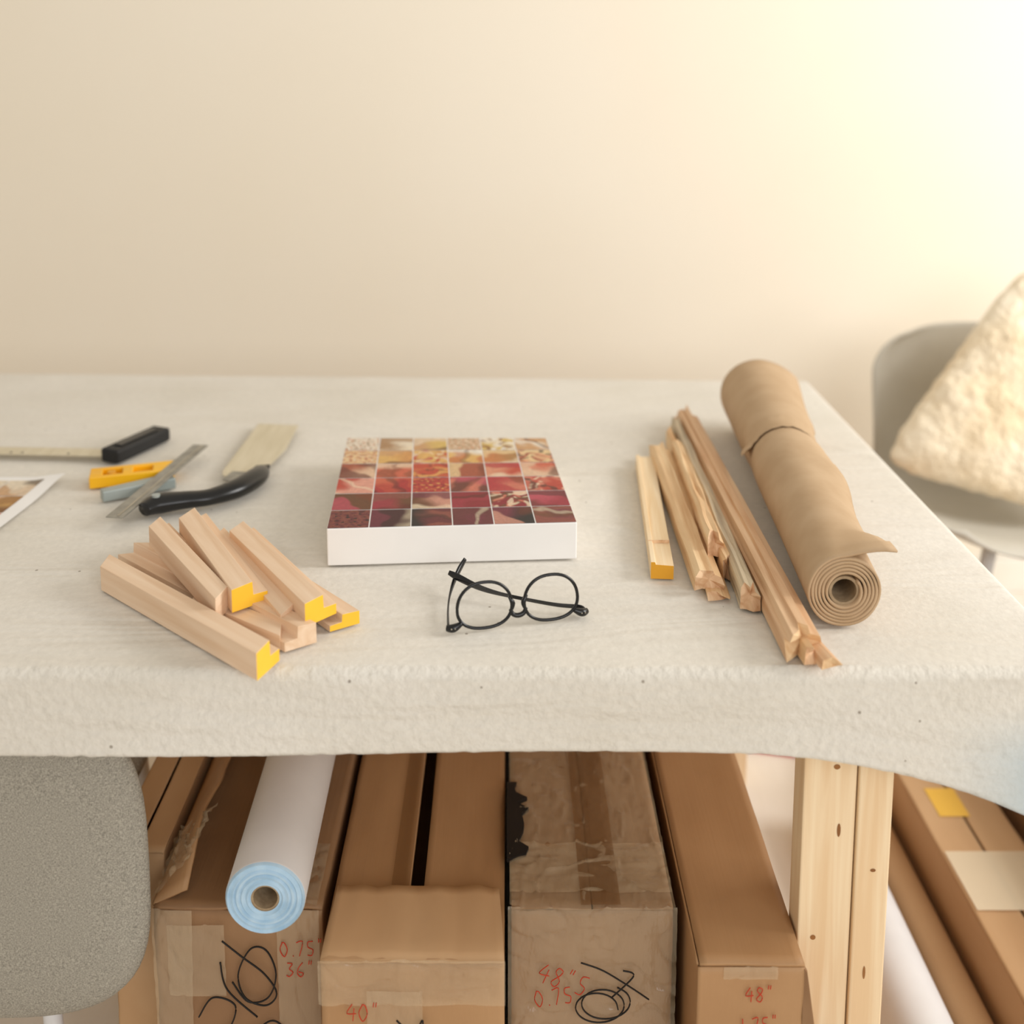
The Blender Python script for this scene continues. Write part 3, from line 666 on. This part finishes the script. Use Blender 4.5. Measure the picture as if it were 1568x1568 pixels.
# ---------------------------------------------------------------- right side storage
rb=carton('long_cardboard_box',.685,.825,.95,1.85,.125,M['card3'],seed=6,dent=.001)
strip(rb,'yellow_label',[(.715,1.62,.131),(.765,1.62,.131),(.765,1.69,.131),(.715,1.69,.131)],M['tapey'],wr=.0005)
strip(rb,'pale_tape',[(.690,1.42,.131),(.820,1.42,.131),(.820,1.54,.131),(.690,1.54,.131)],M['tapew'],wr=.0005)
rb2=carton('long_cardboard_box',.850,1.10,.95,1.85,.24,M['card2'],seed=7)
e=empty('shipping_tube',(.64,1.5,0)); tube('tube_wall',(.650,.9,.031),(.640,2.2,.031),.030,.026,[M['card3'],M['card3'],M['core']],parent=e)
e=empty('white_paper_roll',(.56,1.3,0)); tube('rolled_sheet',(.567,.9,.0485),(.560,1.75,.0485),.0475,.02,[M['paper'],M['paper'],M['core']],parent=e)
g=G()
g.prism([(.44,1.99),(.58,1.96),(.60,2.12),(.46,2.15)],.001,.006); g.mk('pink_flyer',M['pink'],bevel=0)

# ---------------------------------------------------------------- grey upholstered chair
ch=empty('upholstered_chair',(-.63,1.2,0))
def slab(name,cx,cz,w,h,th,y,exp,mat,parent,bend=0,horizontal=False):
    V=[];F=[];seg=64;rings=12
    for side in (1,-1):
        for r in range(rings+1):
            q=math.sin(r/rings*math.pi/2)
            for k in range(seg):
                a=2*math.pi*k/seg;c,s=math.cos(a),math.sin(a)
                px=math.copysign(abs(c)**(2/exp),c)*w/2*q; pz=math.copysign(abs(s)**(2/exp),s)*h/2*q
                d=side*th/2*(max(0,1-q**4))**.5
                yy=d - bend*(px/(w/2))**2
                V.append((cx+px,y+yy,cz+pz) if not horizontal else (cx+px,cz+pz,y+d+ bend*(px/(w/2))**2))
    for sd in range(2):
        o=sd*(rings+1)*seg
        for r in range(rings):
            for k in range(seg): F.append((o+r*seg+k,o+r*seg+(k+1)%seg,o+(r+1)*seg+(k+1)%seg,o+(r+1)*seg+k))
    ob=mk(name,V,F,mat,parent=parent,smooth=True)
    bm=bmesh.new(); bm.from_mesh(ob.data); bmesh.ops.remove_doubles(bm,verts=bm.verts,dist=.0004); bmesh.ops.recalc_face_normals(bm,faces=bm.faces); bm.to_mesh(ob.data); bm.free()
    return ob
slab('backrest',-.637,.486,.49,.40,.06,1.085,3.4,M['fabric'],ch,bend=.012)
slab('seat',-.70,1.31,.40,.42,.07,.40,4.0,M['fabric'],ch,horizontal=True)
g=G()
for x,y in ((-.86,1.13),(-.53,1.13),(-.86,1.50),(-.53,1.50)):
    g.sweep([(x,y,.001),(x+(.02 if x<-.7 else -.02),y+(.02 if y<1.3 else -.02),.38)],.011,seg=12,sub=1)
g.mk('legs',M['paper'],parent=ch,smooth=True)

# ---------------------------------------------------------------- shell chair + cushion
sc=empty('shell_chair',(1.06,2.15,0))
prof=cat([Vector((0,1.92,.430)),Vector((0,1.96,.445)),Vector((0,2.08,.432)),Vector((0,2.22,.428)),Vector((0,2.32,.46)),Vector((0,2.375,.56)),Vector((0,2.40,.68)),Vector((0,2.42,.775))],6)
V=[];F=[];nu=30; npf=len(prof)
for i,p in enumerate(prof):
    t=i/(npf-1)
    wd=.25*(1-.35*max(0,(t-.85)/.15)**2)*(1-.22*max(0,(.12-t)/.12)**2)
    for k in range(nu+1):
        u=-1+2*k/nu
        up=.05*abs(u)**3*(1-t)*1.2; fw=-.085*abs(u)**2.4*ss(.4,.75,t)
        V.append((1.06+wd*u,p.y+fw,p.z+up))
for i in range(npf-1):
    for k in range(nu): F.append((i*(nu+1)+k,i*(nu+1)+k+1,(i+1)*(nu+1)+k+1,(i+1)*(nu+1)+k))
o=mk('shell',V,F,M['shell'],smooth=True,parent=sc); s=o.modifiers.new('s','SOLIDIFY'); s.thickness=.006
g=G()
for sx in (-1,1):
    for yy,y2 in ((2.02,1.94),(2.20,2.36)):
        g.sweep([(1.06+sx*.10,yy,.428),(1.06+sx*.205,y2,.001)],[.014,.010],seg=12,sub=1)
    g.sweep([(1.06+sx*.13,2.0,.33),(1.06+sx*.13,2.24,.33)],.004,seg=8,sub=1)
g.mk('legs',M['paper'],parent=sc,smooth=True)
Lc,Tc,Rc,Bc=Vector((.750,2.10,.555)),Vector((1.10,2.25,.950)),Vector((1.50,2.24,.83)),Vector((1.13,2.02,.470))
nrmc=((Tc-Lc).cross(Bc-Lc)).normalized()
V=[];F=[];n=80
for side in (1,-1):
    for i in range(n+1):
        for j in range(n+1):
            u=-1+2*i/n; v=-1+2*j/n
            rr=max(0,(u*u*v*v)-.40)*.14
            uu=u*(1-rr); vv=v*(1-rr)
            p=Bc.lerp(Lc,(uu+1)/2).lerp(Rc.lerp(Tc,(uu+1)/2),(vv+1)/2)
            th=.090*((1-u*u)*(1-v*v))**.42
            V.append(p+nrmc*side*th+nrmc*side*(.008*noise.noise(p*12)+.005*noise.noise(p*34))*(th>.01)+Vector((noise.noise(p*60)*.003,0,.004*noise.noise(p*50+Vector((9,0,0))))))
for sd in range(2):
    o=sd*(n+1)**2
    for i in range(n):
        for j in range(n): F.append((o+i*(n+1)+j,o+(i+1)*(n+1)+j,o+(i+1)*(n+1)+j+1,o+i*(n+1)+j+1))
o=mk('fluffy_cushion',V,F,M['fur'],smooth=True)
bm=bmesh.new(); bm.from_mesh(o.data); bmesh.ops.remove_doubles(bm,verts=bm.verts,dist=.0003); bmesh.ops.recalc_face_normals(bm,faces=bm.faces); bm.to_mesh(o.data); bm.free()

# ---------------------------------------------------------------- lights
def area(name,loc,target,sx,sy,e,col):
    l=D.lights.new(name,'AREA'); l.shape='RECTANGLE'; l.size=sx; l.size_y=sy; l.energy=e; l.color=col
    o=D.objects.new(name,l); SC.collection.objects.link(o); o.location=loc
    o.rotation_euler=(Vector(target)-Vector(loc)).to_track_quat('-Z','Y').to_euler()
area('window_light',(2.5,1.15,1.95),(.2,1.95,.85),1.1,1.2,50,(1,.985,.96))
area('back_room_light',(1.2,-1.8,2.0),(.1,1.2,.7),2.0,1.5,38,(.95,.97,1.0))
w=D.worlds.new('World'); SC.world=w; w.use_nodes=True
w.node_tree.nodes['Background'].inputs[0].default_value=(1.0,.92,.80,1); w.node_tree.nodes['Background'].inputs[1].default_value=.62

# ---------------------------------------------------------------- camera
cam=D.cameras.new('Camera'); co=D.objects.new('Camera',cam); SC.collection.objects.link(co); SC.camera=co
co.location=(0,0,1.35); co.rotation_euler=(math.pi/2-math.atan(.1425),0,0)
cam.sensor_width=36; cam.lens=1650/1568*36; cam.shift_x=.0057; cam.shift_y=-.2825; cam.clip_start=.02
cam.dof.use_dof=True; cam.dof.focus_distance=1.25; cam.dof.aperture_fstop=2.2
